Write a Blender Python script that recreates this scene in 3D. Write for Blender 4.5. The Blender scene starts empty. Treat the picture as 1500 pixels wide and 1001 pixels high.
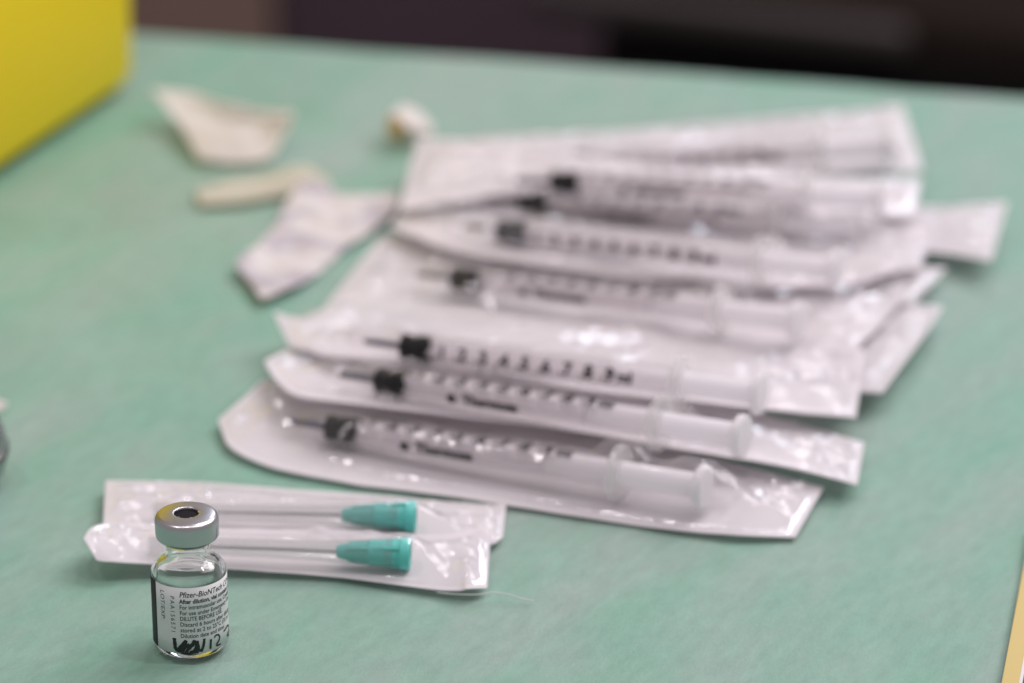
import bpy, bmesh, math, random
import numpy as np
from mathutils import Vector, Matrix, noise, Euler
R = math.radians
S = 0.001                       # everything below is written in millimetres
sc = bpy.context.scene
C = sc.collection
random.seed(7)

# ------------------------------------------------------------------ camera
F, PITCH, CAM_H = 5400.0, R(23.07), 367.0        # focal length in photo pixels (1500 wide)
cd = bpy.data.cameras.new('camera'); cam = bpy.data.objects.new('camera', cd); C.objects.link(cam)
cam.location = (0, 0, CAM_H*S); cam.rotation_euler = (math.pi/2 - PITCH, 0, 0)
cd.sensor_width = 36; cd.lens = F/1500*36; cd.clip_start = 0.01; cd.clip_end = 100
cd.dof.use_dof = True; cd.dof.focus_distance = 0.776; cd.dof.aperture_fstop = 7.8
sc.camera = cam

# ------------------------------------------------------------------ world and lamps
w = bpy.data.worlds.new('World'); sc.world = w; w.use_nodes = True
bg = w.node_tree.nodes['Background']; bg.inputs[0].default_value = (0.80, 0.74, 0.77, 1); bg.inputs[1].default_value = 0.42

def area(name, loc, target, sx, sy, power, col, shape='RECTANGLE'):
    l = bpy.data.lights.new(name, 'AREA'); l.shape = shape; l.size = sx*S; l.size_y = sy*S
    l.energy = power; l.color = col
    o = bpy.data.objects.new(name, l); C.objects.link(o)
    o.location = Vector(loc)*S
    o.rotation_euler = (Vector(target)-Vector(loc)).to_track_quat('-Z', 'Y').to_euler()
    return o
area('soft_window_light', (1500, 1900, 2000), (0, 850, 0), 1500, 1300, 46, (1.0, 0.925, 0.965))
area('far_window_light', (700, 4400, 1950), (0, 850, 0), 500, 700, 16, (0.80, 0.86, 1.0))
area('ceiling_or_added_light', (700, 620, 2300), (0, 850, 0), 120, 120, 7, (1.0, 0.91, 0.95), 'DISK')
area('ceiling_or_added_light', (-900, 500, 2300), (0, 850, 0), 120, 120, 7, (1.0, 0.91, 0.95), 'DISK')
area('ceiling_or_added_light', (500, 1900, 2300), (0, 850, 0), 120, 120, 7, (1.0, 0.91, 0.95), 'DISK')
area('ceiling_or_added_light', (-100, 600, 2300), (0, 850, 0), 120, 120, 6, (1.0, 0.91, 0.95), 'DISK')  # extra disc lamp, added to give the film more sparkles
area('ceiling_or_added_light', (1500, 500, 2300), (0, 850, 0), 120, 120, 6, (1.0, 0.91, 0.95), 'DISK')  # second added disc, also only for sparkles on the film

sc.view_settings.view_transform = 'Standard'; sc.view_settings.look = 'None'
sc.view_settings.exposure = 0.0; sc.view_settings.gamma = 1.0
sc.render.engine = 'CYCLES'
sc.cycles.max_bounces = 11; sc.cycles.transmission_bounces = 11; sc.cycles.transparent_max_bounces = 28
sc.cycles.diffuse_bounces = 3; sc.cycles.glossy_bounces = 5
sc.cycles.sample_clamp_indirect = 6
sc.cycles.use_denoising = True

# ------------------------------------------------------------------ helpers
def on(px, py, z=0.0):
    """point of the photograph (pixels of 1500 x 1001) at height z above the table, in mm"""
    x = (px-750)/F; y = -(py-500.5)/F
    d = (x, math.cos(PITCH)+y*math.sin(PITCH), -math.sin(PITCH)+y*math.cos(PITCH))
    t = (z-CAM_H)/d[2]
    return Vector((d[0]*t, d[1]*t, z))

def tag(o, label=None, cat=None, group=None, kind=None):
    if label: o['label'] = label
    if cat: o['category'] = cat
    if group: o['group'] = group
    if kind: o['kind'] = kind
    return o
def empty(name, loc=(0, 0, 0)):
    o = bpy.data.objects.new(name, None); C.objects.link(o); o.location = Vector(loc)*S
    o.empty_display_size = 0.005
    return o
def link(name, me, mat, parent=None, smooth=True):
    if smooth:
        me.polygons.foreach_set('use_smooth', [True]*len(me.polygons))
    if mat and not me.materials: me.materials.append(mat)
    o = bpy.data.objects.new(name, me); C.objects.link(o)
    if parent: o.parent = parent
    return o
def from_py(name, verts, faces, mat, parent=None, smooth=True):
    me = bpy.data.meshes.new(name)
    me.from_pydata([tuple(Vector(v)*S) for v in verts], [], faces); me.update()
    return link(name, me, mat, parent, smooth)
def solid(o, t):
    m = o.modifiers.new('thickness', 'SOLIDIFY'); m.thickness = t*S; m.offset = 0
    return o
def gridobj(name, P, mat, parent=None, smooth=True):
    n, m = len(P), len(P[0])
    v = [P[i][j] for i in range(n) for j in range(m)]
    f = [(i*m+j, (i+1)*m+j, (i+1)*m+j+1, i*m+j+1) for i in range(n-1) for j in range(m-1)]
    o = from_py(name, v, f, mat, parent, smooth)
    uv = o.data.uv_layers.new(name='UVMap')
    vi = np.empty(len(o.data.loops), dtype=np.int32); o.data.loops.foreach_get('vertex_index', vi)
    U = np.stack([(vi//m)/(n-1), (vi % m)/(m-1)], 1).astype(np.float32).ravel()
    uv.data.foreach_set('uv', U)
    return o
def lathe(prof, seg=64, axis='Z', closed=False, jitter=None):
    """revolve [(r, h), ...]; returns verts, faces"""
    v, f = [], []; n = len(prof)
    for (r, h) in prof:
        for k in range(seg):
            a = 2*math.pi*k/seg
            if axis == 'Z': v.append((r*math.cos(a), r*math.sin(a), h))
            else: v.append((h, r*math.cos(a), r*math.sin(a)))
    rng = range(n) if closed else range(n-1)
    for i in rng:
        j = (i+1) % n
        for k in range(seg):
            l = (k+1) % seg
            q = (i*seg+k, i*seg+l, j*seg+l, j*seg+k)
            f.append(q if axis == 'Z' else q[::-1] if False else q)
    if not closed:
        if prof[0][0] > 1e-6: f.append(tuple(range(seg))[::-1])
        if prof[-1][0] > 1e-6: f.append(tuple((n-1)*seg+k for k in range(seg)))
    return v, f
def fix_normals(o):
    bm = bmesh.new(); bm.from_mesh(o.data)
    bmesh.ops.remove_doubles(bm, verts=bm.verts, dist=1e-7)
    bmesh.ops.recalc_face_normals(bm, faces=bm.faces); bm.to_mesh(o.data); bm.free()
    return o
def lathe_obj(name, prof, mat, parent=None, seg=64, axis='Z', closed=False, sharp=30):
    v, f = lathe(prof, seg, axis, closed)
    o = fix_normals(from_py(name, v, f, mat, parent, True))
    o.data.set_sharp_from_angle(angle=R(sharp))
    return o
def rbox(name, sx, sy, sz, rad, mat, parent=None, loc=(0, 0, 0), rotz=0, seg=3):
    bm = bmesh.new(); bmesh.ops.create_cube(bm, size=1)
    for v in bm.verts: v.co = Vector((v.co.x*sx, v.co.y*sy, v.co.z*sz))
    bmesh.ops.bevel(bm, geom=bm.edges[:], offset=rad, segments=seg, affect='EDGES', profile=0.5)
    M = Matrix.Translation(loc) @ Matrix.Rotation(rotz, 4, 'Z')
    bm.transform(M); bm.transform(Matrix.Scale(S, 4))
    me = bpy.data.meshes.new(name); bm.to_mesh(me); bm.free()
    o = link(name, me, mat, parent, True); o.data.set_sharp_from_angle(angle=R(35)); return o
def tube(name, pts, rad, mat, parent=None, seg=8):
    v, f = [], []
    P = [Vector(p) for p in pts]
    for i, p in enumerate(P):
        t = (P[min(i+1, len(P)-1)]-P[max(i-1, 0)]).normalized()
        a = t.cross(Vector((0, 0, 1)));  a = a.normalized() if a.length > 1e-3 else Vector((1, 0, 0))
        b = a.cross(t).normalized()
        r = rad[i] if isinstance(rad, (list, tuple)) else rad
        for k in range(seg):
            q = 2*math.pi*k/seg; v.append(p + a*math.cos(q)*r + b*math.sin(q)*r)
    for i in range(len(P)-1):
        for k in range(seg):
            f.append((i*seg+k, i*seg+(k+1) % seg, (i+1)*seg+(k+1) % seg, (i+1)*seg+k))
    f.append(tuple(range(seg))[::-1]); f.append(tuple((len(P)-1)*seg+k for k in range(seg)))
    return fix_normals(from_py(name, v, f, mat, parent))
def polyline(pts, n):
    """n points along a Catmull-Rom line through pts, by chord length"""
    P = [Vector(p) for p in pts]
    L = [0.0]
    for a, b in zip(P, P[1:]): L.append(L[-1] + (b-a).length)
    out = []
    for k in range(n):
        s = L[-1]*k/(n-1)
        i = max(j for j in range(len(P)-1) if L[j] <= s+1e-9)
        t = (s-L[i])/max(1e-9, L[i+1]-L[i])
        p0 = P[max(i-1, 0)]; p1 = P[i]; p2 = P[i+1]; p3 = P[min(i+2, len(P)-1)]
        c = 0.5*(2*p1 + (p2-p0)*t + (2*p0-5*p1+4*p2-p3)*t*t + (3*p1-p0-3*p2+p3)*t**3)
        lin = p1.lerp(p2, t)
        out.append(lin.lerp(c, 0.7))
    return out
def nz(x, y, z=0.0): return noise.noise(Vector((x, y, z)))
def text_mesh(s, size, align='LEFT', shear=0.0, bold=0.0, space=1.0, res=3):
    cu = bpy.data.curves.new('text', 'FONT'); cu.body = s; cu.size = size; cu.align_x = align
    cu.shear = shear; cu.offset = bold; cu.space_character = space; cu.resolution_u = res
    o = bpy.data.objects.new('text', cu); C.objects.link(o)
    bpy.context.view_layer.update()
    me = bpy.data.meshes.new_from_object(o.evaluated_get(bpy.context.evaluated_depsgraph_get()))
    v = [tuple(q.co) for q in me.vertices]; f = [tuple(p.vertices) for p in me.polygons]
    bpy.data.objects.remove(o); bpy.data.curves.remove(cu); bpy.data.meshes.remove(me)
    return v, f
def merge(parts):
    V, Fc = [], []
    for v, f in parts:
        b = len(V); V += v; Fc += [tuple(b+i for i in q) for q in f]
    return V, Fc

# ------------------------------------------------------------------ materials
def new_mat(name):
    m = bpy.data.materials.new(name); m.use_nodes = True
    return m, m.node_tree.nodes, m.node_tree.links, m.node_tree.nodes['Principled BSDF']
def pmat(name, col, rough=0.5, metal=0.0, spec=0.5, bump=None, vary=None, trans=0.0, sss=0.0):
    m, N, L, b = new_mat(name)
    b.inputs['Base Color'].default_value = (*col, 1); b.inputs['Roughness'].default_value = rough
    b.inputs['Metallic'].default_value = metal; b.inputs['Specular IOR Level'].default_value = spec
    if trans: b.inputs['Transmission Weight'].default_value = trans
    tc = N.new('ShaderNodeTexCoord')
    if bump:
        t = N.new('ShaderNodeTexNoise'); t.inputs['Scale'].default_value = bump[0]; t.inputs['Detail'].default_value = 4
        L.new(tc.outputs['Object'], t.inputs['Vector'])
        bp = N.new('ShaderNodeBump'); bp.inputs['Strength'].default_value = bump[1]; bp.inputs['Distance'].default_value = bump[2]*S
        L.new(t.outputs['Fac'], bp.inputs['Height']); L.new(bp.outputs['Normal'], b.inputs['Normal'])
    if vary:
        t = N.new('ShaderNodeTexNoise'); t.inputs['Scale'].default_value = vary[0]; t.inputs['Detail'].default_value = 5
        L.new(tc.outputs['Object'], t.inputs['Vector'])
        r = N.new('ShaderNodeValToRGB')
        r.color_ramp.elements[0].position = 0.35; r.color_ramp.elements[1].position = 0.65
        r.color_ramp.elements[0].color = (*col, 1); r.color_ramp.elements[1].color = (*vary[1], 1)
        L.new(t.outputs['Fac'], r.inputs['Fac']); L.new(r.outputs['Color'], b.inputs['Base Color'])
    return m
def paper_mat(name, col, through=0.4, rough=0.6, bump=(900, 0.25, 0.1), vary=None):
    m = pmat(name, col, rough, spec=0.3, bump=bump, vary=vary)
    N, L = m.node_tree.nodes, m.node_tree.links
    tl = N.new('ShaderNodeBsdfTranslucent'); tl.inputs[0].default_value = (*[min(1, c*1.15) for c in col], 1)
    mx = N.new('ShaderNodeMixShader'); mx.inputs[0].default_value = through
    L.new(N['Principled BSDF'].outputs[0], mx.inputs[1]); L.new(tl.outputs[0], mx.inputs[2])
    L.new(mx.outputs[0], N['Material Output'].inputs[0])
    return m
def clear_mat(name, tint=(1, 1, 1), milk=0.1, milkcol=(0.85, 0.85, 0.85), rough=0.08, ior=1.5, bump=None, gl=1.0):
    """thin clear plastic: see-through, a little milky, glossy by angle"""
    m, N, L, b = new_mat(name); N.remove(b)
    out = N['Material Output']
    tr = N.new('ShaderNodeBsdfTransparent'); tr.inputs[0].default_value = (*tint, 1)
    di = N.new('ShaderNodeBsdfDiffuse'); di.inputs[0].default_value = (*milkcol, 1)
    tl = N.new('ShaderNodeBsdfTranslucent'); tl.inputs[0].default_value = (*milkcol, 1)
    dm = N.new('ShaderNodeMixShader'); dm.inputs[0].default_value = 0.5
    L.new(di.outputs[0], dm.inputs[1]); L.new(tl.outputs[0], dm.inputs[2])
    gs = N.new('ShaderNodeBsdfGlossy'); gs.inputs['Roughness'].default_value = rough; gs.inputs[0].default_value = (gl, gl, gl, 1)
    m1 = N.new('ShaderNodeMixShader'); m1.inputs[0].default_value = milk
    L.new(tr.outputs[0], m1.inputs[1]); L.new(dm.outputs[0], m1.inputs[2])
    fr = N.new('ShaderNodeLayerWeight'); fr.inputs['Blend'].default_value = 0.5
    pw = N.new('ShaderNodeMath'); pw.operation = 'POWER'; pw.inputs[1].default_value = 5.0
    L.new(fr.outputs['Facing'], pw.inputs[0])
    r0 = ((ior-1)/(ior+1))**2
    sch = N.new('ShaderNodeMath'); sch.operation = 'MULTIPLY_ADD'; sch.inputs[1].default_value = 0.8; sch.inputs[2].default_value = r0
    L.new(pw.outputs[0], sch.inputs[0])
    m2 = N.new('ShaderNodeMixShader'); L.new(sch.outputs[0], m2.inputs[0])
    L.new(m1.outputs[0], m2.inputs[1]); L.new(gs.outputs[0], m2.inputs[2])
    if bump:
        tc = N.new('ShaderNodeTexCoord'); t = N.new('ShaderNodeTexNoise'); t.inputs['Scale'].default_value = bump[0]
        t.inputs['Detail'].default_value = 3
        L.new(tc.outputs['Object'], t.inputs['Vector'])
        bp = N.new('ShaderNodeBump'); bp.inputs['Strength'].default_value = bump[1]; bp.inputs['Distance'].default_value = bump[2]*S
        L.new(t.outputs['Fac'], bp.inputs['Height'])
        L.new(bp.outputs['Normal'], gs.inputs['Normal']); L.new(bp.outputs['Normal'], fr.inputs['Normal'])
    L.new(m2.outputs[0], out.inputs[0])
    return m

def drape_material():
    m, N, L, b = new_mat('green_nonwoven')
    tc = N.new('ShaderNodeTexCoord')
    m0 = N.new('ShaderNodeMapping'); m0.inputs['Rotation'].default_value = (0, 0, R(28)); L.new(tc.outputs['Object'], m0.inputs['Vector'])
    mp = N.new('ShaderNodeMapping'); mp.inputs['Scale'].default_value = (1.15, 0.42, 1)
    L.new(m0.outputs[0], mp.inputs['Vector'])
    def tex(scale, detail, rough=0.55):
        t = N.new('ShaderNodeTexNoise'); t.inputs['Scale'].default_value = scale; t.inputs['Detail'].default_value = detail
        t.inputs['Roughness'].default_value = rough; L.new(mp.outputs[0], t.inputs['Vector']); return t
    big, mid, fine, fib = tex(11, 3), tex(55, 5), tex(1500, 2), tex(260, 6, 0.7)
    r = N.new('ShaderNodeValToRGB'); e = r.color_ramp.elements
    e[0].position = 0.32; e[0].color = (0.145, 0.352, 0.250, 1); e[1].position = 0.68; e[1].color = (0.270, 0.345, 0.308, 1)
    mx = N.new('ShaderNodeMath'); mx.operation = 'MULTIPLY_ADD'; mx.inputs[1].default_value = 0.45
    L.new(mid.outputs['Fac'], mx.inputs[0])
    m5 = N.new('ShaderNodeMath'); m5.operation = 'MULTIPLY'; m5.inputs[1].default_value = 0.55
    L.new(big.outputs['Fac'], m5.inputs[0]); L.new(m5.outputs[0], mx.inputs[2]); L.new(mx.outputs[0], r.inputs['Fac'])
    # fibres: a faint light / dark grain of the fleece itself
    g = N.new('ShaderNodeMixRGB'); g.blend_type = 'OVERLAY'; g.inputs[0].default_value = 0.34
    cr = N.new('ShaderNodeValToRGB'); cr.color_ramp.elements[0].position = 0.3; cr.color_ramp.elements[1].position = 0.7
    cr.color_ramp.elements[0].color = (0.35, 0.35, 0.35, 1); cr.color_ramp.elements[1].color = (0.65, 0.65, 0.65, 1)
    L.new(fib.outputs['Fac'], cr.inputs['Fac'])
    L.new(r.outputs['Color'], g.inputs[1]); L.new(cr.outputs['Color'], g.inputs[2]); L.new(g.outputs[0], b.inputs['Base Color'])
    b.inputs['Roughness'].default_value = 0.62; b.inputs['Specular IOR Level'].default_value = 0.35
    b.inputs['Sheen Weight'].default_value = 0.15; b.inputs['Sheen Roughness'].default_value = 0.5
    ad = N.new('ShaderNodeMath'); ad.operation = 'ADD'; L.new(fib.outputs['Fac'], ad.inputs[0]); L.new(fine.outputs['Fac'], ad.inputs[1])
    bp = N.new('ShaderNodeBump'); bp.inputs['Strength'].default_value = 0.5; bp.inputs['Distance'].default_value = 0.25*S
    L.new(ad.outputs[0], bp.inputs['Height']); L.new(bp.outputs['Normal'], b.inputs['Normal'])
    return m

M = {}
M['drape'] = drape_material()
M['paper'] = paper_mat('backing_paper', (0.845, 0.815, 0.83), vary=(60, (0.80, 0.775, 0.79)))
M['film'] = clear_mat('clear_film', milk=0.02, milkcol=(0.86, 0.84, 0.85), rough=0.09, ior=1.52, bump=(260, 0.6, 0.6))
M['barrel'] = clear_mat('clear_barrel_plastic', (0.975, 0.97, 0.97), milk=0.012, milkcol=(0.80, 0.80, 0.80), rough=0.15, ior=1.20)
M['clear'] = clear_mat('clear_hard_plastic', milk=0.34, milkcol=(0.85, 0.85, 0.85), rough=0.06, ior=1.5)
M['rod'] = clear_mat('white_translucent_plastic', milk=0.94, milkcol=(0.95, 0.93, 0.95), rough=0.25, ior=1.35)
M['rubber'] = pmat('black_rubber', (0.006, 0.006, 0.007), 0.7, spec=0.15)
M['fins'] = clear_mat('cloudy_plastic', milk=0.62, milkcol=(0.88, 0.85, 0.87), rough=0.25, ior=1.3)
M['spike'] = pmat('dark_blue_grey_rubber', (0.09, 0.095, 0.13), 0.5)
M['ink'] = pmat('black_ink', (0.02, 0.018, 0.02), 0.6)
M['scale_ink'] = pmat('grey_ink', (0.03, 0.026, 0.03), 0.7, spec=0.2)
M['teal'] = paper_mat('teal_plastic', (0.19, 0.72, 0.66), 0.30, 0.3, (400, 0.05, 0.05))
M['steel'] = pmat('steel', (0.55, 0.55, 0.57), 0.25, 1.0)
M['alu'] = pmat('aluminium', (0.54, 0.525, 0.535), 0.28, 1.0, bump=(5000, 0.05, 0.05))
M['label'] = pmat('label_paper', (0.72, 0.74, 0.73), 0.45, spec=0.35)
M['marker'] = pmat('black_marker', (0.010, 0.010, 0.011), 0.35)
M['yellow'] = pmat('yellow_plastic', (0.96, 0.72, 0.012), 0.5, spec=0.25, bump=(300, 0.08, 0.2))
M['white_wrap'] = paper_mat('white_wrap_paper', (0.87, 0.83, 0.81), through=0.5, bump=(300, 0.3, 0.4))
M['beige'] = paper_mat('beige_paper', (0.72, 0.70, 0.61), through=0.45, bump=(300, 0.3, 0.4))
M['tan'] = pmat('tan_paper', (0.62, 0.43, 0.20), 0.6, bump=(300, 0.3, 0.4))
M['fibre'] = pmat('white_fibre', (0.75, 0.75, 0.72), 0.7)
gm, N, L, b = new_mat('vial_glass'); N.remove(b)
gl = N.new('ShaderNodeBsdfGlass'); gl.inputs['Roughness'].default_value = 0.0; gl.inputs['IOR'].default_value = 1.50
gl.inputs['Color'].default_value = (0.985, 0.995, 0.99, 1); L.new(gl.outputs[0], N['Material Output'].inputs[0]); M['glass'] = gm

# ------------------------------------------------------------------ table, drape, floor
EDGE_A, EDGE_B = on(195, 38), on(1500, 132)
EROT = math.atan2(EDGE_B.y-EDGE_A.y, EDGE_B.x-EDGE_A.x)
EMID = EDGE_A.lerp(EDGE_B, 0.45) - Vector((0, 9, 0))
ex = Vector((math.cos(EROT), math.sin(EROT), 0)); ey = Vector((-ex.y, ex.x, 0))
def tb(a, b, z): return EMID + ex*a + ey*b + Vector((0, 0, z))
floor = from_py('floor', [(-4000, -2500, -752), (4000, -2500, -752), (4000, 6500, -752), (-4000, 6500, -752)], [(0, 1, 2, 3)],
                pmat('dark_floor', (0.030, 0.022, 0.022), 0.5, vary=(3, (0.045, 0.034, 0.033))))
tag(floor, 'dark brown floor behind and below the table', kind='structure')
T = empty('table'); tag(T, 'table under the green drape, seen only by its covered far edge', 'table')
tm = pmat('grey_laminate', (0.45, 0.45, 0.44), 0.5)
tc_ = tb(0, -400, -16)
rbox('tabletop', 1500, 792, 25, 3, tm, T, tc_, EROT)
lm = pmat('grey_table_metal', (0.25, 0.25, 0.26), 0.4, 0.8)
for a in (-690, 690):
    for b_ in (-740, -60):
        p = tb(a, b_, -390); rbox('leg', 40, 40, 722, 4, lm, T, p, EROT)
def drape_z(x, y):
    return (1.1*nz(x*0.011, y*0.011, 3) + 0.7*nz(x*0.03+y*0.02, y*0.03-x*0.02, 7) + 0.22*nz(x*0.09, y*0.07, 5))
def drape_base(x, y):
    return drape_z(x, y) - 0.7
def drape():
    rows = []
    bs = [-806, -700, -600, -520] + [-500+3.2*i for i in range(157)] + [2.5, 4.5, 6, 7, 7.3, 7.5, 8.5, 10, 11, 11]
    zs = {len(bs)-10: -0.2, len(bs)-9: -0.7, len(bs)-8: -1.6, len(bs)-7: -3, len(bs)-6: -6, len(bs)-5: -15, len(bs)-4: -60, len(bs)-3: -120, len(bs)-2: -190, len(bs)-1: -260}
    As = [-760, -600, -450, -330] + [-300+3.2*i for i in range(188)] + [330, 450, 600, 760]
    for j, b_ in enumerate(bs):
        r = []
        for a in As:
            p = tb(a, b_, 0)
            z = drape_base(p.x, p.y)
            if j in zs:
                z = z*0.4 + zs[j]
                wv = 5*nz(a*0.012, 2.0)*min(1, -zs[j]/60)
                p = p + ey*wv
            elif b_ > -8:
                z += 1.5*max(0, nz(a*0.03, 9.1))
            r.append(Vector((p.x, p.y, z)))
        rows.append(r)
    o = gridobj('surgical_drape', rows, M['drape'])
    fix = o
    tag(fix, 'mint green nonwoven drape spread over the whole table top', 'drape')
    return o
drape()

# ------------------------------------------------------------------ far background
def background():
    cab = empty('cabinet', (0, 0, 0)); tag(cab, 'dark purple brown cabinet standing behind the table', 'cabinet')
    dk = pmat('dark_purple_laminate', (0.080, 0.054, 0.070), 0.6, spec=0.2, vary=(6, (0.090, 0.062, 0.076)))
    br = pmat('brown_wood', (0.26, 0.175, 0.145), 0.6, spec=0.2, vary=(9, (0.22, 0.145, 0.12)))
    rbox('carcass', 1300, 420, 820, 4, pmat('black_brown_board', (0.012, 0.009, 0.009), 0.6), cab, (-260, 2330, -342))
    rbox('door', 322, 18, 790, 3, br, cab, (-303, 2109, -340))
    rbox('door', 322, 18, 790, 3, br, cab, (-629, 2109, -340))
    rbox('door', 240, 18, 790, 3, dk, cab, (-19, 2109, -340))
    rbox('door', 270, 18, 790, 3, pmat('dark_brown_laminate', (0.010, 0.006, 0.005), 0.7, spec=0.15), cab, (239, 2109, -340))
    ch = empty('chair', (0, 0, 0)); tag(ch, 'black chair with a grey seat rail behind the far edge of the table', 'chair')
    blk = pmat('black_upholstery', (0.005, 0.004, 0.004), 0.85, spec=0.1); gr = pmat('grey_seat_rail', (0.055, 0.045, 0.045), 0.6, spec=0.2)
    rot = R(-21)
    c = Vector((232, 1940, -252))
    def cp(a, b_, z): return c + Vector((a*math.cos(rot)-b_*math.sin(rot), a*math.sin(rot)+b_*math.cos(rot), z))
    rbox('seat', 420, 400, 60, 20, pmat('dark_seat_fabric', (0.012, 0.007, 0.005), 0.85, spec=0.15), ch, cp(80, 60, 5), rot)
    rbox('seat_rail', 205, 14, 16, 5, gr, ch, cp(-75, -156, 25), rot)
    rbox('apron', 440, 10, 110, 4, blk, ch, cp(80, -150, -42), rot)
    for a in (-120, 280):
        for b_ in (-135, 255):
            p = cp(a, b_, -240); rbox('leg', 26, 26, 420, 4, blk, ch, p, rot)
    rbox('backrest', 420, 40, 380, 15, blk, ch, cp(80, 270, 260), rot)
background()

# ------------------------------------------------------------------ yellow bin
def bin_():
    b0 = empty('sharps_bin'); tag(b0, 'tall yellow plastic bin with rounded corner at the far left of the table', 'bin')
    p0, p1 = on(0, 243), on(180, 124)
    d = (p1-p0).normalized(); n = Vector((-d.y, d.x, 0))
    corner = on(187, 121) - n*5 + d*2
    def ring(z, grow):
        out = []; Lx, Ly, rad = 170, 150, 12
        cen = corner - d*(Lx/2) + n*(Ly/2)
        for (sx, sy, a0) in ((1, -1, -90), (1, 1, 0), (-1, 1, 90), (-1, -1, 180)):
            for k in range(9):
                a = R(a0 + 90*k/8)
                lx = sx*(Lx/2-rad) + math.cos(a)*rad; ly = sy*(Ly/2-rad) + math.sin(a)*rad
                lx *= 1+grow/85; ly *= 1+grow/75
                out.append(cen + d*lx + n*ly + Vector((0, 0, z)))
        return out
    def stack(name, levels, mat):
        rings = [ring(z, g) for z, g in levels]; m = len(rings[0])
        v = [p for r in rings for p in r]
        f = [(i*m+k, i*m+(k+1) % m, (i+1)*m+(k+1) % m, (i+1)*m+k) for i in range(len(rings)-1) for k in range(m)]
        f.append(tuple(range(m))[::-1]); f.append(tuple((len(rings)-1)*m+k for k in range(m)))
        o = fix_normals(from_py(name, v, f, mat, b0)); o.data.set_sharp_from_angle(angle=R(50)); return o
    stack('body', [(0.6, -7), (1.2, -4), (3, -1.5), (6, 0), (60, 1), (180, 3), (200, 3.5)], M['yellow'])
    stack('lid', [(200.2, 5), (206, 6), (216, 5), (222, 0)], pmat('yellow_lid_plastic', (0.66, 0.46, 0.015), 0.4))
bin_()

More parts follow.
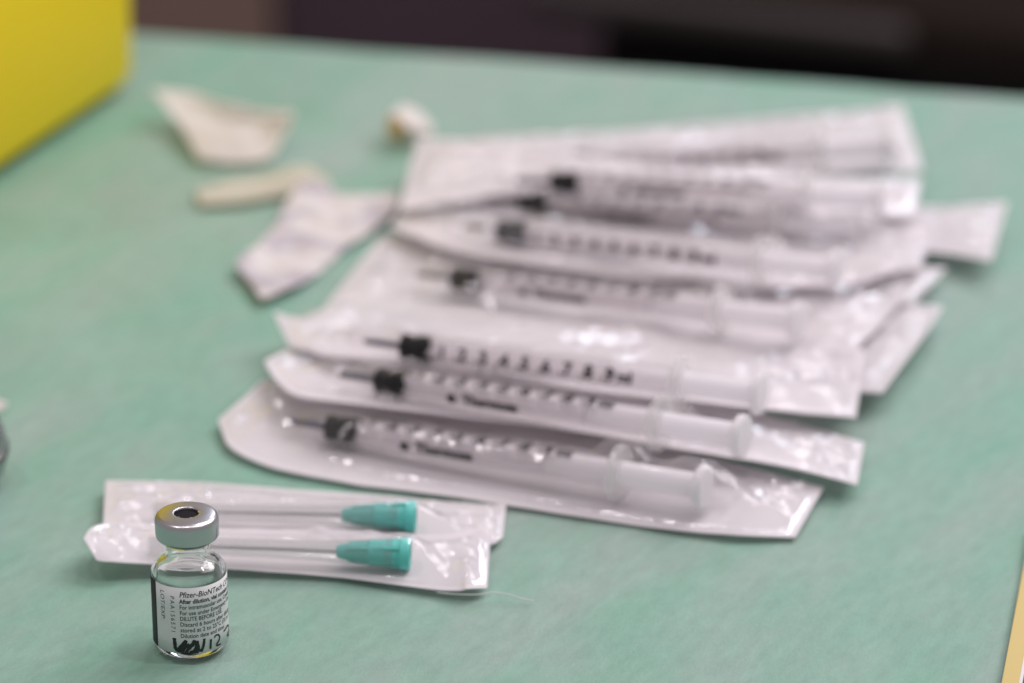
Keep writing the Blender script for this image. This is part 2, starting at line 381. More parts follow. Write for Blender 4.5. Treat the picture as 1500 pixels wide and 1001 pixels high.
# ------------------------------------------------------------------ vial
def vial():
    base = on(280.5, 944); V = empty('vaccine_vial', (base.x, base.y, 0.15))
    tag(V, 'small clear glass vaccine vial with silver crimp cap and printed white label, standing in front', 'vial')
    az = math.atan2(-base.y, -base.x)                # direction to the camera seen from the vial
    V.rotation_euler = (0, 0, az)                     # local +X faces the camera
    out = [(0, 0.55), (3.5, 0.5), (5.6, 0.12), (6.3, 0.0), (6.9, 0.12), (7.5, 0.5), (7.85, 1.05), (8.0, 1.8), (8.0, 17.4), (7.93, 18.0), (7.65, 18.7), (7.15, 19.4),
           (6.5, 20.05), (5.8, 20.65), (5.2, 21.25), (4.85, 21.9), (4.75, 22.6), (4.75, 24.2), (5.1, 24.9), (6.2, 25.6), (6.3, 26.0), (6.3, 28.6)]
    inn = [(3.4, 28.6), (3.4, 22.4), (3.6, 21.4), (4.2, 20.5), (5.1, 19.75), (5.9, 19.1), (6.5, 18.4), (6.85, 17.5), (6.95, 16.6), (6.95, 3.2), (6.7, 2.3), (6.0, 1.75), (4.5, 1.5), (0, 1.55)]
    g = lathe_obj('glass_body', out+inn, M['glass'], V, seg=128, sharp=80)
    cap = [(5.15, 25.75), (5.9, 25.45), (6.5, 25.7), (6.70, 26.1), (6.74, 26.5), (6.74, 29.3), (6.68, 29.8), (6.48, 30.3), (6.1, 30.62), (5.5, 30.78),
           (4.2, 30.93), (3.05, 31.02), (2.80, 31.0), (2.62, 30.9), (2.55, 30.7), (2.55, 29.2), (6.45, 29.2), (6.45, 26.2), (5.2, 26.0)]
    cp = lathe_obj('crimp_cap', cap, M['alu'], V, seg=128, closed=True, sharp=60)
    # torn tabs round the hole
    tv, tf = [], []
    for a, h in ((95, .55), (100, .3), (215, .6), (232, .45), (320, .3), (20, .4), (150, .3)):
        for da, rr, zz in ((-5, 2.62, 30.92), (5, 2.62, 30.92), (0, 2.62-h*0.9, 30.85)):
            q = R(a+da); tv.append((rr*math.cos(q), rr*math.sin(q), zz))
        k = len(tv); tf.append((k-3, k-2, k-1))
    solid(from_py('torn_tabs', tv, tf, M['alu'], cp), 0.08)
    lathe_obj('rubber_stopper', [(0, 30.45), (1.2, 30.5), (2.3, 30.42), (2.54, 30.2), (2.54, 29.3), (6.2, 29.18), (6.3, 28.62), (3.38, 28.62), (3.38, 25.2), (0, 25.0)],
              pmat('dark_grey_rubber', (0.010, 0.009, 0.012), 0.8, spec=0.15), V, seg=64)
    # label: sheet wrapped round the body
    RL = 8.05
    def wrap(th, z, r=RL):                            # th: degrees to the right of the camera direction
        a = R(th); return (r*math.cos(a), r*math.sin(a), z)
    ang = [-60+ (190.0*i)/76 for i in range(77)]
    lab = gridobj('label', [[wrap(a, z) for z in (1.65, 5, 9, 13, 17.25)] for a in ang], M['label'], V); solid(lab, 0.05)
    bang = [-104 + 43.5*i/18 for i in range(19)]
    bl = gridobj('label_end_band', [[wrap(a, z) for z in (1.8, 6, 10, 17.1)] for a in bang], M['ink'], lab); solid(bl, 0.05)
    RT = RL+0.045
    def line(s, size, th, z, shear=0, bold=0, sx=1.0, space=1.0):
        v, f = text_mesh(s, size, 'LEFT', shear, bold, space)
        return [wrap(th + math.degrees(x*sx/RL), z+y, RT) for x, y, _ in v], f
    def line_down(s, size, th, z, sx=1.0, space=1.0, bold=0):
        v, f = text_mesh(s, size, 'LEFT', 0, bold, space)
        return [wrap(th + math.degrees(y/RL), z - x*sx, RT) for x, y, _ in v], f
    L8 = [("Pfizer-BioNTech COVID-19 Vaccine", 1.78, 0.22, 0.030, 0.86),
          ("After dilution, vial contains 6 doses of 0.3 mL", 1.40, 0.0, 0.045, 0.84),
          ("For intramuscular use. Contains no preservative.", 1.36, 0.0, 0.020, 0.83),
          ("For use under Emergency Use Authorization.", 1.36, 0.0, 0.020, 0.83),
          ("DILUTE BEFORE USE.", 1.36, 0.0, 0.020, 0.81),
          ("Discard 6 hours after dilution when", 1.36, 0.0, 0.020, 0.88),
          ("stored at 2 to 25\u00b0C (35 to 77\u00b0F).", 1.36, 0.0, 0.020, 0.88),
          ("Dilution date and time:", 1.32, 0.0, 0.018, 0.88)]
    parts = []; z = 15.1
    for i, (s, size, sh, bo, sx) in enumerate(L8):
        parts.append(line(s, size, -16.0, z, sh, bo, sx)); z -= 1.46 if i == 0 else 1.345
    # only what lies on the label
    def cut(p):
        v, f = p
        keep = [q for q in f if max(math.degrees(math.atan2(v[i][1], v[i][0])) for i in q) < 126 and min(math.degrees(math.atan2(v[i][1], v[i][0])) for i in q) > -30]
        return v, keep
    v, f = merge([cut(p) for p in parts]); from_py('printed_text', v, f, M['ink'], lab, False)
    v, f = merge([line_down('LOT/EXP:', 1.55, -48.5, 16.0, 1.05, 1.05), line_down('PAA156571', 1.42, -30.5, 15.2, 1.0, 1.32)])
    from_py('lot_number', v, f, M['scale_ink'], lab, False)
    # handwriting, read off the photograph (px of a 7.15x enlargement)
    strokes = [([(318, 652), (322, 700), (327, 760), (350, 785), (392, 795)], 34), ([(345, 782), (395, 730), (440, 682)], 30), ([(362, 800), (430, 750), (470, 722)], 30),
               ([(440, 682), (420, 740), (400, 800)], 26), ([(430, 805), (470, 760), (540, 690)], 34), ([(500, 690), (545, 720), (520, 800)], 30), ([(470, 808), (530, 790), (600, 795)], 26),
               ([(548, 690), (556, 740), (560, 800)], 26), ([(622, 672), (612, 740), (588, 806)], 22), ([(380, 812), (470, 818), (560, 808)], 18),
               ([(688, 682), (684, 730), (680, 785)], 17), ([(722, 672), (736, 648), (764, 642), (778, 665), (770, 700), (748, 735), (742, 756), (762, 752), (786, 740)], 13),
               ([(818, 612), (834, 600), (858, 562), (878, 560), (884, 590), (876, 620), (862, 640), (856, 668), (880, 652)], 15)]
    V_, F_ = [], []
    for k, (pts, wd) in enumerate(strokes):
        pp = polyline([(x, y, 0) for x, y in pts], 22); hw = wd/44/2*(1.3 if wd > 20 else 1.55)
        c = []
        for p in pp:
            s_ = max(-0.985, min(0.985, (p.x-490)/390)); th = math.asin(s_)
            c.append((th*RL, (740+164*math.cos(th)-p.y)/44.0))
        # round dabs along the stroke, one ribbon
        for i, (a, zz) in enumerate(c):
            a0, z0 = c[max(i-1, 0)]; a1, z1 = c[min(i+1, len(c)-1)]
            dx, dz = a1-a0, z1-z0; l = math.hypot(dx, dz) or 1
            h = hw*(0.82+0.3*nz(i*0.5, k*3.1))*(0.7 if i in (0, len(c)-1) else 1)
            for sg in (-1, 1):
                V_.append(wrap(math.degrees((a - sg*dz/l*h)/RL), zz + sg*dx/l*h, RT+0.03+0.004*k))
        b0 = len(V_)-2*len(c)
        F_ += [(b0+2*i, b0+2*i+1, b0+2*i+3, b0+2*i+2) for i in range(len(c)-1)]
    from_py('handwriting', V_, F_, M['marker'], lab, False)
    return V
vial()

# ------------------------------------------------------------------ syringe (local: tip at 0, thumb rest at +111 along X, up = Z, camera side = -Y)
SL = 111.0
def barrel_wrap(v, a0, x0, r):
    """flat (x, y) to the barrel, baseline at angle a0 (0 = camera side, 90 = up)"""
    out = []
    for x, y, _ in v:
        a = R(a0) + y/r
        out.append((x0+x, -r*math.cos(a), r*math.sin(a)))
    return out
def make_syringe():
    root = empty('syringe')
    bar = lathe_obj('barrel', [(2.2, 12.5), (3.2, 13.2), (3.7, 14.2), (3.7, 88.4), (3.2, 88.4), (3.2, 14.8), (2.0, 13.4)], M['barrel'], root, 40, 'X', True)
    r = 3.76
    nums = []
    for k in range(9):
        v, f = text_mesh('.%d' % (k+1), 4.5, 'CENTER', 0, 0.20); nums.append((barrel_wrap(v, -4, 27.3+5.6*k, r), f))
    v, f = text_mesh('ml', 3.8, 'CENTER', 0, 0.18); nums.append((barrel_wrap(v, -4, 27.3+5.6*8+4.4, r), f))
    v, f = merge(nums); from_py('scale_numbers', v, f, M['scale_ink'], bar, False)
    tv, tf = [], []
    for k in range(91):
        x = 24 + k*0.56; h = 1.7 if k % 10 == 0 else (1.4 if k % 5 == 0 else 1.0)
        q = [(x-0.06, -h, 0), (x+0.06, -h, 0), (x+0.06, -h/2, 0), (x+0.06, 0, 0), (x-0.06, 0, 0), (x-0.06, -h/2, 0)]
        b0 = len(tv); tv += barrel_wrap(q, -12, 0, r); tf += [(b0, b0+1, b0+2, b0+5), (b0+5, b0+2, b0+3, b0+4)]
    from_py('scale_marks', tv, tf, M['scale_ink'], bar, False)
    v, f = text_mesh('Thermosa', 3.5, 'LEFT', 0.1, 0.24); bv = [(barrel_wrap(v, -78, 40, r), f)]
    cv = [(1.3*math.cos(R(k*30)), 1.0+1.3*math.sin(R(k*30)), 0) for k in range(12)]
    bv.append((barrel_wrap([(x*1.0, y, 0) for x, y, _ in cv], -78, 37.2, r), [tuple(range(12))]))
    v, f = merge(bv); from_py('brand_print', v, f, M['ink'], bar, False)
    lathe_obj('nozzle', [(1.45, 0), (1.75, 0.1), (2.15, 12.5), (2.15, 13.3), (1.35, 13.3), (1.0, 0)], M['barrel'], root, 28, 'X', True)
    lathe_obj('flange', [(3.25, 88.45), (6.1, 88.45), (6.6, 88.8), (6.7, 89.5), (6.6, 90.2), (6.1, 90.6), (3.25, 90.6)], M['clear'], root, 40, 'X', True)
    st = lathe_obj('stopper', [(0.9, 14.9), (2.2, 15.4), (3.05, 15.8), (3.12, 17.2), (2.6, 17.6), (2.6, 19.2), (3.12, 19.6), (3.12, 23.2), (2.9, 23.5), (0, 23.5)], M['rubber'], root, 32, 'X')
    lathe_obj('spike', [(0, 4.8), (0.6, 5.2), (0.78, 6.4), (0.85, 14.9)], M['spike'], st, 20, 'X')
    # plunger: ribbed rod in front, round rod behind
    rod = []
    for a in (0, 90):
        c, s = math.cos(R(a)), math.sin(R(a))
        q = []
        for x in (23.6, 72):
            for (yy, zz) in ((-2.95, -0.6), (2.95, -0.6), (2.95, 0.6), (-2.95, 0.6)):
                q.append((x, yy*c-zz*s, yy*s+zz*c))
        rod.append((q, [(0, 1, 5, 4), (1, 2, 6, 5), (2, 3, 7, 6), (3, 0, 4, 7), (0, 3, 2, 1), (4, 5, 6, 7)]))
    v, f = merge(rod); pl = from_py('plunger', v, f, M['fins'], root, False)
    lathe_obj('round_rod', [(0, 72), (2.85, 72), (2.95, 72.4), (2.95, 108.8)], M['rod'], pl, 32, 'X')
    lathe_obj('thumb_rest', [(2.9, 108.8), (4.6, 108.8), (5.0, 109.1), (5.1, 109.9), (5.0, 110.7), (4.6, 111), (0, 111)], M['rod'], pl, 36, 'X')
    return root
def copy_tree(o, parent=None):
    c = o.copy(); C.objects.link(c)
    if parent: c.parent = parent
    for ch in list(o.children): copy_tree(ch, c)
    return c
SYR = make_syringe(); SYR_USED = [False]
def syr_radius(t):
    if t < 0 or t > SL: return 0
    if t < 12.5: return 2.2
    if t < 86: return 3.75
    if t < 93: return 6.7
    if t < 105.5: return 4.2
    return 5.4

# ------------------------------------------------------------------ pouches laid one over the other
GX, GY, GN, GM = -160, 690, 340, 440
TOP = np.zeros((GN, GM))
for i in range(GN):
    for j in range(GM): TOP[i, j] = max(0.0, drape_base(GX+i, GY+j))+0.15
def top(x, y):
    i = int(round(x-GX)); j = int(round(y-GY))
    if 0 <= i < GN and 0 <= j < GM: return TOP[i, j]
    return 0.0
def add_top(pts):
    for p in pts:
        i = int(round(p.x-GX)); j = int(round(p.y-GY))
        for a in (i-1, i, i+1):
            for b_ in (j-1, j, j+1):
                if 0 <= a < GN and 0 <= b_ < GM and TOP[a, b_] < p.z: TOP[a, b_] = p.z
def blur(Z, n):
    for _ in range(n):
        Q = np.pad(Z, 1, mode='edge')
        Z = (Q[:-2, 1:-1]+Q[2:, 1:-1]+Q[1:-1, :-2]+Q[1:-1, 2:]+2*Q[1:-1, 1:-1])/6
    return Z
def pouch_paper(front, rear, nu, nv, seed, wav=0.5, keep=()):
    fr = polyline([on(*p) for p in front], nu); re = polyline([on(*p) for p in rear], nu)
    P = [[fr[i].lerp(re[i], j/(nv-1)) for j in range(nv)] for i in range(nu)]
    Zi = np.array([[P[i][j].z + wav*nz(P[i][j].x*0.03+seed, P[i][j].y*0.03)+0.3*wav*nz(P[i][j].x*0.12+seed, P[i][j].y*0.1) for j in range(nv)] for i in range(nu)])
    Rq = np.array([[top(P[i][j].x, P[i][j].y)+0.35 for j in range(nv)] for i in range(nu)])
    Z = blur(np.maximum(Zi, Rq), 4)
    Z = blur(np.maximum(Z, blur(Rq, 2)), 2)
    for i in range(nu):
        for j in range(nv): P[i][j] = Vector((P[i][j].x, P[i][j].y, Z[i, j]))
    return P
def axis_fit(P, tip, end, radius=syr_radius, L_=SL, lift=0.25):
    """raise the axis until it clears the paper; the two ends keep their places in the photograph's rays"""
    flat = np.array([[p.x, p.y, p.z] for r in P for p in r])
    zt, ze = tip[2], end[2]
    for it in range(4):
        a, b_ = on(tip[0], tip[1], zt), on(end[0], end[1], ze)
        d = (b_-a).xy; l = d.length; d = d/l
        rel = flat[:, :2]-np.array(a.xy); t = rel @ np.array(d); s = np.abs(rel @ np.array((-d.y, d.x)))
        dz = [0.0, 0.0]
        for k in range(len(flat)):
            tt = t[k]/l*L_; rr = radius(tt)
            if rr <= 0 or s[k] > rr*0.8: continue
            need = flat[k, 2] + math.sqrt(max(0, rr*rr-s[k]**2)) + lift
            have = zt + (ze-zt)*t[k]/l
            w_ = 0 if tt < 55 else 1
            dz[w_] = max(dz[w_], need-have)
        zt += dz[0]; ze += dz[1]
        if max(dz) < 0.05: break
    return on(tip[0], tip[1], zt), on(end[0], end[1], ze)
def pouch_film(name, P, axes, root, seed, edge=4.0, radius=syr_radius, L_=SL, wr=0.5, slope=1.15, mat='film', puff=2.2):
    nu, nv = len(P), len(P[0])
    Ltot = (P[-1][0]-P[0][0]).length; Wtot = (P[nu//2][-1]-P[nu//2][0]).length
    Q = np.zeros((nu, nv)); Zp = np.array([[p.z for p in r] for r in P])
    for (a, b_) in axes:
        d = (b_-a).xy; l = d.length; dn = d/l
        for i in range(nu):
            for j in range(nv):
                p = P[i][j]; rel = p.xy-a.xy; t = rel.dot(dn); s = abs(rel.x*-dn.y+rel.y*dn.x)
                tt = t/l*L_
                over = max(0, -tt, tt-L_)
                tc2 = min(max(tt, 0), L_)
                rr = max(radius(tc2), radius(min(L_, tc2+2.5)), radius(max(0, tc2-2.5)))+0.3
                az = a.z + (b_.z-a.z)*tc2/L_
                if s < rr*0.72: hh = az + math.sqrt(rr*rr-s*s) - p.z
                else:
                    z0 = az + rr*0.69 - p.z
                    hh = z0 - (s-rr*0.72)*slope*(0.40+0.45*min(1, z0/9)) 
                hh -= over*0.62
                Q[i, j] = max(Q[i, j], hh)
    Q = blur(Q, 2)
    out = []
    for i in range(nu):
        r = []
        for j in range(nv):
            p = P[i][j]
            eu = min(i/(nu-1), 1-i/(nu-1))*Ltot; ev = min(j/(nv-1), 1-j/(nv-1))*Wtot
            m = min(1, max(0, min(eu, ev)-edge)/2.5)
            endf = 1 + 3.0*max(0, 1-max(0, eu-edge)/32)
            n1 = abs(nz(p.x*0.16+seed*3, p.y*0.22, seed)); n2 = nz(p.x*0.07, p.y*0.16+seed, seed*2); n3 = nz(p.x*0.34, p.y*0.34, seed*5)
            pf = puff*(0.55+0.9*nz(p.x*0.05+seed, p.y*0.08, seed*3))*min(1, max(0, ev-edge)/6)*min(1, max(0, eu-edge)/10)
            fold = (1-abs(nz(p.x*0.11+p.y*0.06+seed, p.y*0.13-p.x*0.05, seed*4)))**6
            h = max(Q[i, j], 0.5+max(0, pf)) + wr*endf*(1.3*n1+0.6*n2+0.35*n3+1.1*fold)
            h = max(0.22, h*m)
            r.append(Vector((p.x, p.y, p.z+h)))
        out.append(r)
    ci = max(1, int((edge-1.2)/Ltot*(nu-1))); cj = max(1, int((edge-1.2)/Wtot*(nv-1)))
    o = gridobj(name, [r[cj:-cj] for r in out[ci:-ci]], M[mat], root)
    add_top([p for r in out for p in r])
    return o
def dress_paper(name, P, root, mat='paper', th=0.14):
    return solid(gridobj(name, P, M[mat], root), th)

PACKS = 'peel pouches of syringes lying in the pile'
SYRS = 'clear plastic syringes sealed in peel pouches'
def pack(front, rear, tip, end, roll, seed, plabel, slabel, wr=0.5, puff=2.4, nu=150, nv=40, wav=0.5):
    P = pouch_paper(front, rear, nu, nv, seed, wav)
    cen = P[nu//2][nv//2]
    root = empty('syringe_pouch'); tag(root, plabel, 'syringe pouch', PACKS)
    axes = []
    if tip:
        a, b_ = axis_fit(P, tip, end)
        axes = [(a, b_)]
        s = SYR if not SYR_USED[0] else copy_tree(SYR)
        SYR_USED[0] = True
        X = (b_-a); l = X.length; X.normalize(); Y = Vector((0, 0, 1)).cross(X).normalized(); Z = X.cross(Y)
        m = Matrix((X, Y, Z)).transposed().to_4x4() @ Matrix.Rotation(R(-roll), 4, 'X') @ Matrix.Diagonal((l/SL, 1, 1, 1))
        m.translation = a*S
        s.matrix_world = m
        tag(s, slabel, 'syringe', SYRS)
        print('pouch', seed, 'len %.1f' % l, 'z %.1f %.1f' % (a.z, b_.z), 'y %.1f %.1f' % (a.y, b_.y))
    dress_paper('backing_paper', P, root)
    pouch_film('clear_film', P, axes, root, seed, wr=wr, puff=puff)
    # keep the Empty at the pouch's base
    root.location = cen*S
    for c in root.children: c.matrix_parent_inverse = Matrix.Translation(-cen*S)
    return root

# A: front
pack([(319, 614, 2.5), (332, 650, 2), (356, 668, 1.6), (405, 687, 1), (523, 710, .8), (700, 733, .8), (850, 757, .8), (1000, 778, 1.2), (1085, 786, 1.8), (1165, 790, .8)],
     [(386, 556, 5), (440, 562, 3.5), (600, 582, 1), (900, 635, 1), (1207, 714, 1.5)],
     (395, 612, 4.2), (1036, 714, 6.8), 61, 1.3,
     'white paper and clear film syringe pouch nearest the needles, front of the pile', 'syringe in the front pouch, its white plunger and thumb rest fully visible', wr=0.35)
# B
pack([(387, 529, 10), (402, 556, 9), (432, 580, 9), (500, 590, 9), (600, 601, 9), (800, 626, 9), (1000, 657, 8), (1150, 682, 6), (1256, 711, 4)],
     [(452, 497, 4), (600, 510, 2), (900, 562, 2), (1100, 604, 2), (1266, 648, 3)],
     (470, 544, 6), (1092, 640, 8), 60, 2.7,
     'pouch whose curled front edge rests on the front syringe pouch', 'syringe half hidden in shadow, second from the front of the pile', wr=0.35)
# E: under D and C, only its right end shows
pack([(800, 548, .6), (1000, 560, .8), (1200, 570, 2.5), (1266, 576, 5), (1292, 577, 6)], [(860, 425, .6), (1100, 432, 1), (1300, 444, 3), (1382, 450, 6)],
     None, None, 0, 3.1, 'pouch buried under the pile with only its white right end sticking out', '', nu=90)
# D
pack([(470, 455, 2), (700, 482, 2), (1000, 515, 2), (1250, 535, 3)], [(562, 343, 1.5), (700, 352, 2), (1000, 372, 2), (1240, 388, 2.5), (1388, 392, 4)],
     (585, 398, 5), (1174, 470, 7), 60, 4.9,
     'wide white pouch in the middle of the pile with slanted ends', 'syringe lying in the wide white pouch, brand print facing forward', wr=0.42, puff=3)
# C
pack([(424, 508, 8), (470, 521, 9), (560, 531, 10), (640, 542, 11), (760, 559, 11), (940, 582, 10), (1080, 596, 9), (1254, 612, 7)],
     [(400, 456, 9), (440, 465, 8), (500, 452, 6), (700, 460, 5), (1000, 492, 5), (1266, 530, 4)],
     (507, 496, 9), (1118, 577, 10), 0, 6.2,
     'pouch with a bent white corner tab at left, third from the front', 'syringe with large dark scale numbers facing forward, third from the front', wr=0.5, puff=2.6)
# G
pack([(640, 318, 2), (900, 338, 2), (1150, 362, 2), (1364, 370, 4), (1452, 382, 6)], [(680, 268, 2), (900, 275, 2), (1150, 290, 3), (1362, 303, 5), (1476, 296, 9)],
     (684, 287, 7), (1258, 337, 8), 50, 7.7,
     'pouch whose white end tab sticks out at the far right of the pile', 'syringe in the pouch with the protruding white tab, just behind the fourth', wr=0.5)
# F
pack([(572, 331, 6), (620, 353, 7), (700, 374, 8), (900, 402, 8), (1100, 425, 7), (1230, 424, 6), (1345, 404, 5)],
     [(592, 300, 4), (700, 305, 4), (900, 318, 4), (1150, 335, 4), (1362, 345, 5)],
     (653, 328, 9), (1230, 396, 10), -12, 8.4,
     'pouch with rounded clear end lying against the back syringes', 'syringe with scale numbers turned down, its plunger end at the rounded film', wr=0.6, puff=4)
# I
pack([(640, 262, 6), (900, 268, 6), (1150, 262, 6), (1352, 250, 8)], [(690, 206, 5), (900, 191, 5), (1100, 177, 5), (1322, 154, 12)],
     (745, 246, 8), (1308, 213, 9), -12, 9.6,
     'rearmost pouch of the pile rising to the right', 'rearmost syringe lying nearly level at the back of the pile', wr=0.5)
# H
pack([(584, 310, 8), (650, 300, 9), (740, 285, 10), (850, 286, 10), (1000, 298, 10), (1150, 314, 10), (1340, 318, 9)], [(612, 203, 10), (690, 206, 13), (770, 213, 15), (850, 226, 15), (950, 243, 13), (1150, 256, 11), (1350, 262, 10)],
     (730, 263, 11), (1294, 291, 12), 62, 10.8,
     'crumpled shiny pouch on top of the back of the pile', 'syringe under the crumpled shiny film on top of the pile', wr=0.9, puff=6.5)

# ------------------------------------------------------------------ two needles in their peel packs
NL = 57.0
def nradius(t):
    if t < 0 or t > NL: return 0
    return 2.4 if t < 36 else 3.4
def make_needle():
    root = empty('hypodermic_needle')
    hub = []
    lathe_obj('needle_shaft', [(0, 0), (0.4, 1.6), (0.42, 41)], M['steel'], root, 14, 'X')
    h = lathe_obj('hub', [(0.7, 39.8), (1.35, 40), (1.75, 41.5), (2.25, 45), (2.5, 47.2), (2.85, 47.6), (2.95, 53.5), (3.0, 54.6), (3.5, 54.8), (3.6, 56.6), (3.4, 57), (2.4, 57), (2.2, 50)], M['teal'], root, 32, 'X')
    for k in range(4):
        a = R(45+90*k); c, s = math.cos(a), math.sin(a)
        q = []
        for x, r0, r1 in ((42.5, 1.6, 2.3), (54.7, 2.6, 3.5)):
            for tt in (-0.35, 0.35):
                for rr in (r0, r1): q.append((x, rr*c-tt*s, rr*s+tt*c))
        from_py('fin', q, [(0, 1, 3, 2), (4, 6, 7, 5), (1, 5, 7, 3), (0, 4, 5, 1), (2, 3, 7, 6), (0, 2, 6, 4)], M['teal'], h, False)
    lathe_obj('sheath', [(1.6, -4), (1.9, -3.6), (2.3, 36), (2.9, 47), (3.15, 47.3), (3.15, 53), (3.0, 53), (2.7, 47), (2.1, 36), (1.6, -3)], clear_mat('clear_sheath_plastic', (0.95, 0.95, 0.95), milk=0.09, rough=0.08, ior=1.5) if 'sheath' not in M else M['sheath'], root, 28, 'X', True)
    return root
NEE = make_needle(); NEE_USED = [False]
def needle_pack(front, rear, tip, end, seed, plabel, nlabel):
    nu, nv = 120, 34
    P = pouch_paper(front, rear, nu, nv, seed, 0.5)
    cen = P[nu//2][nv//2]
    root = empty('needle_pouch'); tag(root, plabel, 'needle pouch', 'peel pouches with needles')
    a, b_ = axis_fit(P, tip, end, nradius, NL)
    s = NEE if not NEE_USED[0] else copy_tree(NEE)
    NEE_USED[0] = True
    X = (b_-a); l = X.length; X.normalize(); Y = Vector((0, 0, 1)).cross(X).normalized(); Z = X.cross(Y)
    m = Matrix((X, Y, Z)).transposed().to_4x4() @ Matrix.Rotation(R(20+seed*17), 4, 'X'); m = m @ Matrix.Diagonal((l/NL, 1, 1, 1)); m.translation = a*S
    s.matrix_world = m
    tag(s, nlabel, 'needle', 'needles with teal hubs')
    print('needle len', l, a.z, b_.z)
    dress_paper('backing_paper', P, root)
    pouch_film('clear_film', P, [(a, b_)], root, seed, edge=2.5, radius=nradius, L_=NL, wr=0.4, puff=1.6)
    root.location = cen*S
    for c in root.children: c.matrix_parent_inverse = Matrix.Translation(-cen*S)
needle_pack([(150, 776, 3), (300, 786, 1.2), (500, 795, 1), (690, 798, 1), (722, 797, .9), (737, 786, .8)], [(154, 704, 3), (300, 708, 1), (500, 722, .8), (650, 735, .8), (741, 742, .8)],
            (250, 749, 3), (609, 757, 4), 1.7, 'needle pouch lying behind the vial cap, the farther of the two', 'needle with teal hub, the farther of the two behind the vial')
needle_pack([(141, 821, 4.5), (165, 824, 4), (300, 832, 1.5), (500, 846, 1), (660, 866, 1.2), (685, 862, 2.6), (714, 862, 1.6)], [(122, 788, 8), (150, 768, 6), (300, 772, 3), (500, 780, 2.5), (640, 786, 2.5), (719, 778, 2.5)],
            (243, 798, 4), (601, 812, 5), 3.9, 'needle pouch nearest the vial with a folded right end', 'needle with teal hub in the nearer pouch, closest to the vial')

# ------------------------------------------------------------------ scraps of packaging on the drape
def sheet(name, rows, mat, label, cat, nu=40, nv=24, crumple=0.6, th=0.2, seed=0, group=None):
    rr = [polyline([on(*p) for p in r], nu) for r in rows]
    P = []
    for i in range(nu):
        col = polyline([r[i] for r in rr], nv) if len(rr) > 1 else None
        P.append([Vector((p.x, p.y, max(p.z + crumple*nz(p.x*0.11+seed, p.y*0.11) + 0.4*crumple*nz(p.x*0.3, p.y*0.3+seed), drape_base(p.x, p.y)+0.25))) for p in col])
    o = gridobj(name, P, M[mat] if isinstance(mat, str) else mat)
    c = P[nu//2][nv//2]
    o.data.transform(Matrix.Translation(-c*S)); o.location = c*S
    solid(o, th); tag(o, label, cat, group)
    add_top([p for r in P for p in r])
    return o
SCR = 'torn packaging scraps on the drape'
sheet('paper_wrapper', [[(220, 131, 10), (270, 134, 9), (330, 150, 8), (380, 163, 7), (432, 166, 12)],
                        [(250, 166, 6), (290, 174, 4), (340, 178, 3), (385, 178, 3.4), (430, 172, 8)],
                        [(266, 186, 5), (300, 190, 5), (345, 190, 4.8), (380, 186, 4.8), (426, 182, 6)],
                        [(291, 234, 1.2), (320, 237, 1), (350, 238, 1), (378, 236, 1.2), (398, 229, 2)]],
      'white_wrap', 'folded white paper wrapper standing open beside the yellow bin', 'wrapper', crumple=0.7, seed=2.2)
sheet('paper_strip', [[(286, 278, .9), (330, 266, 1.0), (380, 258, 1.3), (425, 246, 3.5), (450, 242, 4), (480, 262, 3)], [(292, 299, .8), (330, 298, .8), (380, 292, 1), (425, 282, 1.5), (455, 276, 2), (490, 284, 2)]],
      'beige', 'narrow beige paper strip curling beside the torn printed wrapper', 'paper strip', crumple=0.4, seed=5)
pm, N, L, b = new_mat('printed_wrapper_paper')
tc = N.new('ShaderNodeTexCoord'); n1 = N.new('ShaderNodeTexNoise'); n1.inputs['Scale'].default_value = 55; n1.inputs['Detail'].default_value = 2
mp = N.new('ShaderNodeMapping'); mp.inputs['Rotation'].default_value = (0, 0, R(30)); mp.inputs['Scale'].default_value = (0.8, 1.5, 1)
L.new(tc.outputs['Object'], mp.inputs[0]); L.new(mp.outputs[0], n1.inputs['Vector'])
cr = N.new('ShaderNodeValToRGB'); cr.color_ramp.elements[0].position = 0.47; cr.color_ramp.elements[1].position = 0.56
cr.color_ramp.elements[0].color = (0.58, 0.55, 0.54, 1); cr.color_ramp.elements[1].color = (0.42, 0.39, 0.43, 1)
L.new(n1.outputs['Fac'], cr.inputs['Fac']); L.new(cr.outputs[0], b.inputs['Base Color']); b.inputs['Roughness'].default_value = 0.6
sheet('printed_wrapper', [[(343, 386, 3), (372, 362, 2.5), (402, 330, 2), (420, 296, 2), (436, 268, 3), (470, 268, 3), (505, 286, 2), (545, 284, 2.5), (582, 282, 3)],
                          [(362, 412, 1.5), (400, 386, 1.2), (432, 360, 1.2), (452, 338, 1.2), (475, 320, 1.2), (500, 312, 1.2), (530, 308, 1.2), (560, 302, 1.4), (584, 300, 2)],
                          [(383, 436, 3), (412, 428, 2), (440, 418, 1.2), (462, 402, 1), (482, 384, .8), (505, 366, .8), (530, 348, .8), (552, 332, 1), (578, 314, 1.6)]],
      pm, 'torn white wrapper with blurred mauve print at left of the pile', 'wrapper', nu=60, nv=24, crumple=1.2, seed=8)
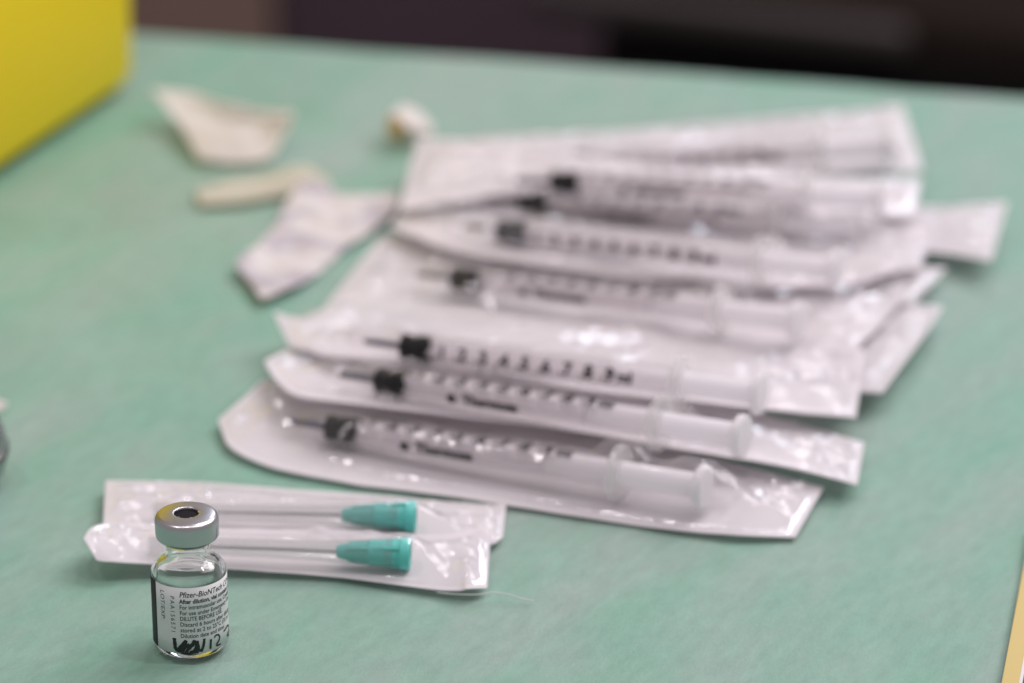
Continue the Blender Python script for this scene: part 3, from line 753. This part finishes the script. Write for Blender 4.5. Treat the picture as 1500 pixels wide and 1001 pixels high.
def scrap():
    root = empty('crumpled_scrap'); tag(root, 'small crumpled off white scrap with tan side behind the pile', 'scrap')
    def sh(name, rows, mat, seed):
        rr = [polyline([on(*p) for p in r], 14) for r in rows]
        P = [[p + Vector((0, 0, 0.8*nz(p.x*.3+seed, p.y*.3))) for p in polyline([r[i] for r in rr], 10)] for i in range(14)]
        solid(gridobj(name, P, M[mat], root), 0.2)
    sh('white_side', [[(572, 168, 8), (590, 155, 7), (612, 162, 6), (634, 185, 4)], [(594, 185, 7), (604, 186, 6), (620, 194, 4), (634, 198, 2)], [(592, 208, 1), (604, 206, 1), (618, 202, 1), (632, 202, .8)]], 'white_wrap', 1)
    sh('tan_side', [[(571, 167, 8), (582, 172, 8.5), (595, 184, 7.5)], [(567, 183, 5), (580, 188, 5.5), (596, 194, 4.5)], [(570, 200, 2), (581, 204, 2.5), (594, 203, 1.5)]], 'tan', 4)
scrap()
sheet('paper_corner', [[(-40, 578, 2), (-10, 584, 2), (12, 590, 2.5)], [(-40, 600, .8), (-12, 604, .8), (3, 602, 1)]], 'white_wrap', 'small white paper tip at the left edge above the metal lid', 'paper scrap', nu=16, nv=10, crumple=0.4, seed=6)
# loose fibre
pts = [on(640, 868, .5), on(672, 871, 1.2), on(700, 871, 1.6), on(722, 868, 1.8), on(745, 871, 1.5), (on(768, 878, .8)), on(782, 880, .5)]
fb = tube('loose_thread', polyline(pts, 40), 0.10, M['fibre']); tag(fb, 'thin white thread lying on the drape by the needle pouch corner', 'thread')

# ------------------------------------------------------------------ metal lid at the left edge
p = on(12, 672, 6); mlid = empty('metal_lid', (p.x-15.2, p.y, 0.4)); tag(mlid, 'rounded grey metal lid cut off by the left edge of the picture', 'lid')
lathe_obj('shell', [(0, 13.6), (9, 13.4), (11.8, 12.8), (13.4, 11.6), (14.6, 9.4), (15.1, 7.0), (15.0, 4.6), (14.3, 2.2), (13.2, 0.8), (12, 0.3), (0, 0.3)],
          pmat('grey_metal', (0.42, 0.38, 0.42), 0.22, 1.0), mlid, 96, sharp=50)
lathe_obj('rim', [(15.05, 5.0), (15.45, 5.3), (15.45, 6.6), (15.05, 6.9)], pmat('dark_metal_rim', (0.22, 0.20, 0.21), 0.35, 1.0), mlid, 96, closed=True)

mlid.scale = (1, 1, 1.3)

# ------------------------------------------------------------------ yellow bordered panel at the lower right
def panel():
    a, b_ = on(1467.0, 1001, 1.2), on(1501.5, 818, 1.2)
    d = (b_-a).normalized(); n = Vector((d.y, -d.x, 0))
    root = empty('bordered_panel', a); tag(root, 'dark flat panel with a yellow border and white inner line at the lower right corner', 'panel')
    rz = math.atan2(d.y, d.x)
    def slab(name, s0, s1, t0, t1, z0, z1, mat, parent=root):
        cx = d*((s0+s1)/2) + n*((t0+t1)/2)
        return rbox(name, s1-s0, t1-t0, z1-z0, min(0.25, (z1-z0)*0.3), mat, parent, (cx.x, cx.y, (z0+z1)/2-1.2), rz, 2)
    ye = pmat('yellow_border', (0.60, 0.47, 0.17), 0.45); wh = pmat('white_line', (0.72, 0.70, 0.70), 0.4)
    base = slab('base', -60, 78, 0, 95, 0.5, 1.6, ye)
    for (s0, s1, t0, t1) in ((-56, 74, 3.6, 91.4),):
        slab('inner_line', s0, s1, t0, t1, 1.6, 1.72, wh, base)
    slab('face', -52, 70, 4.35, 90.6, 1.72, 1.86, pmat('black_face', (0.012, 0.010, 0.014), 0.35), base)
    slab('brown_field', -49, 64, 5.9, 89, 1.86, 1.96, pmat('brown_field', (0.16, 0.10, 0.06), 0.5), base)
panel()
bpy.context.view_layer.update()
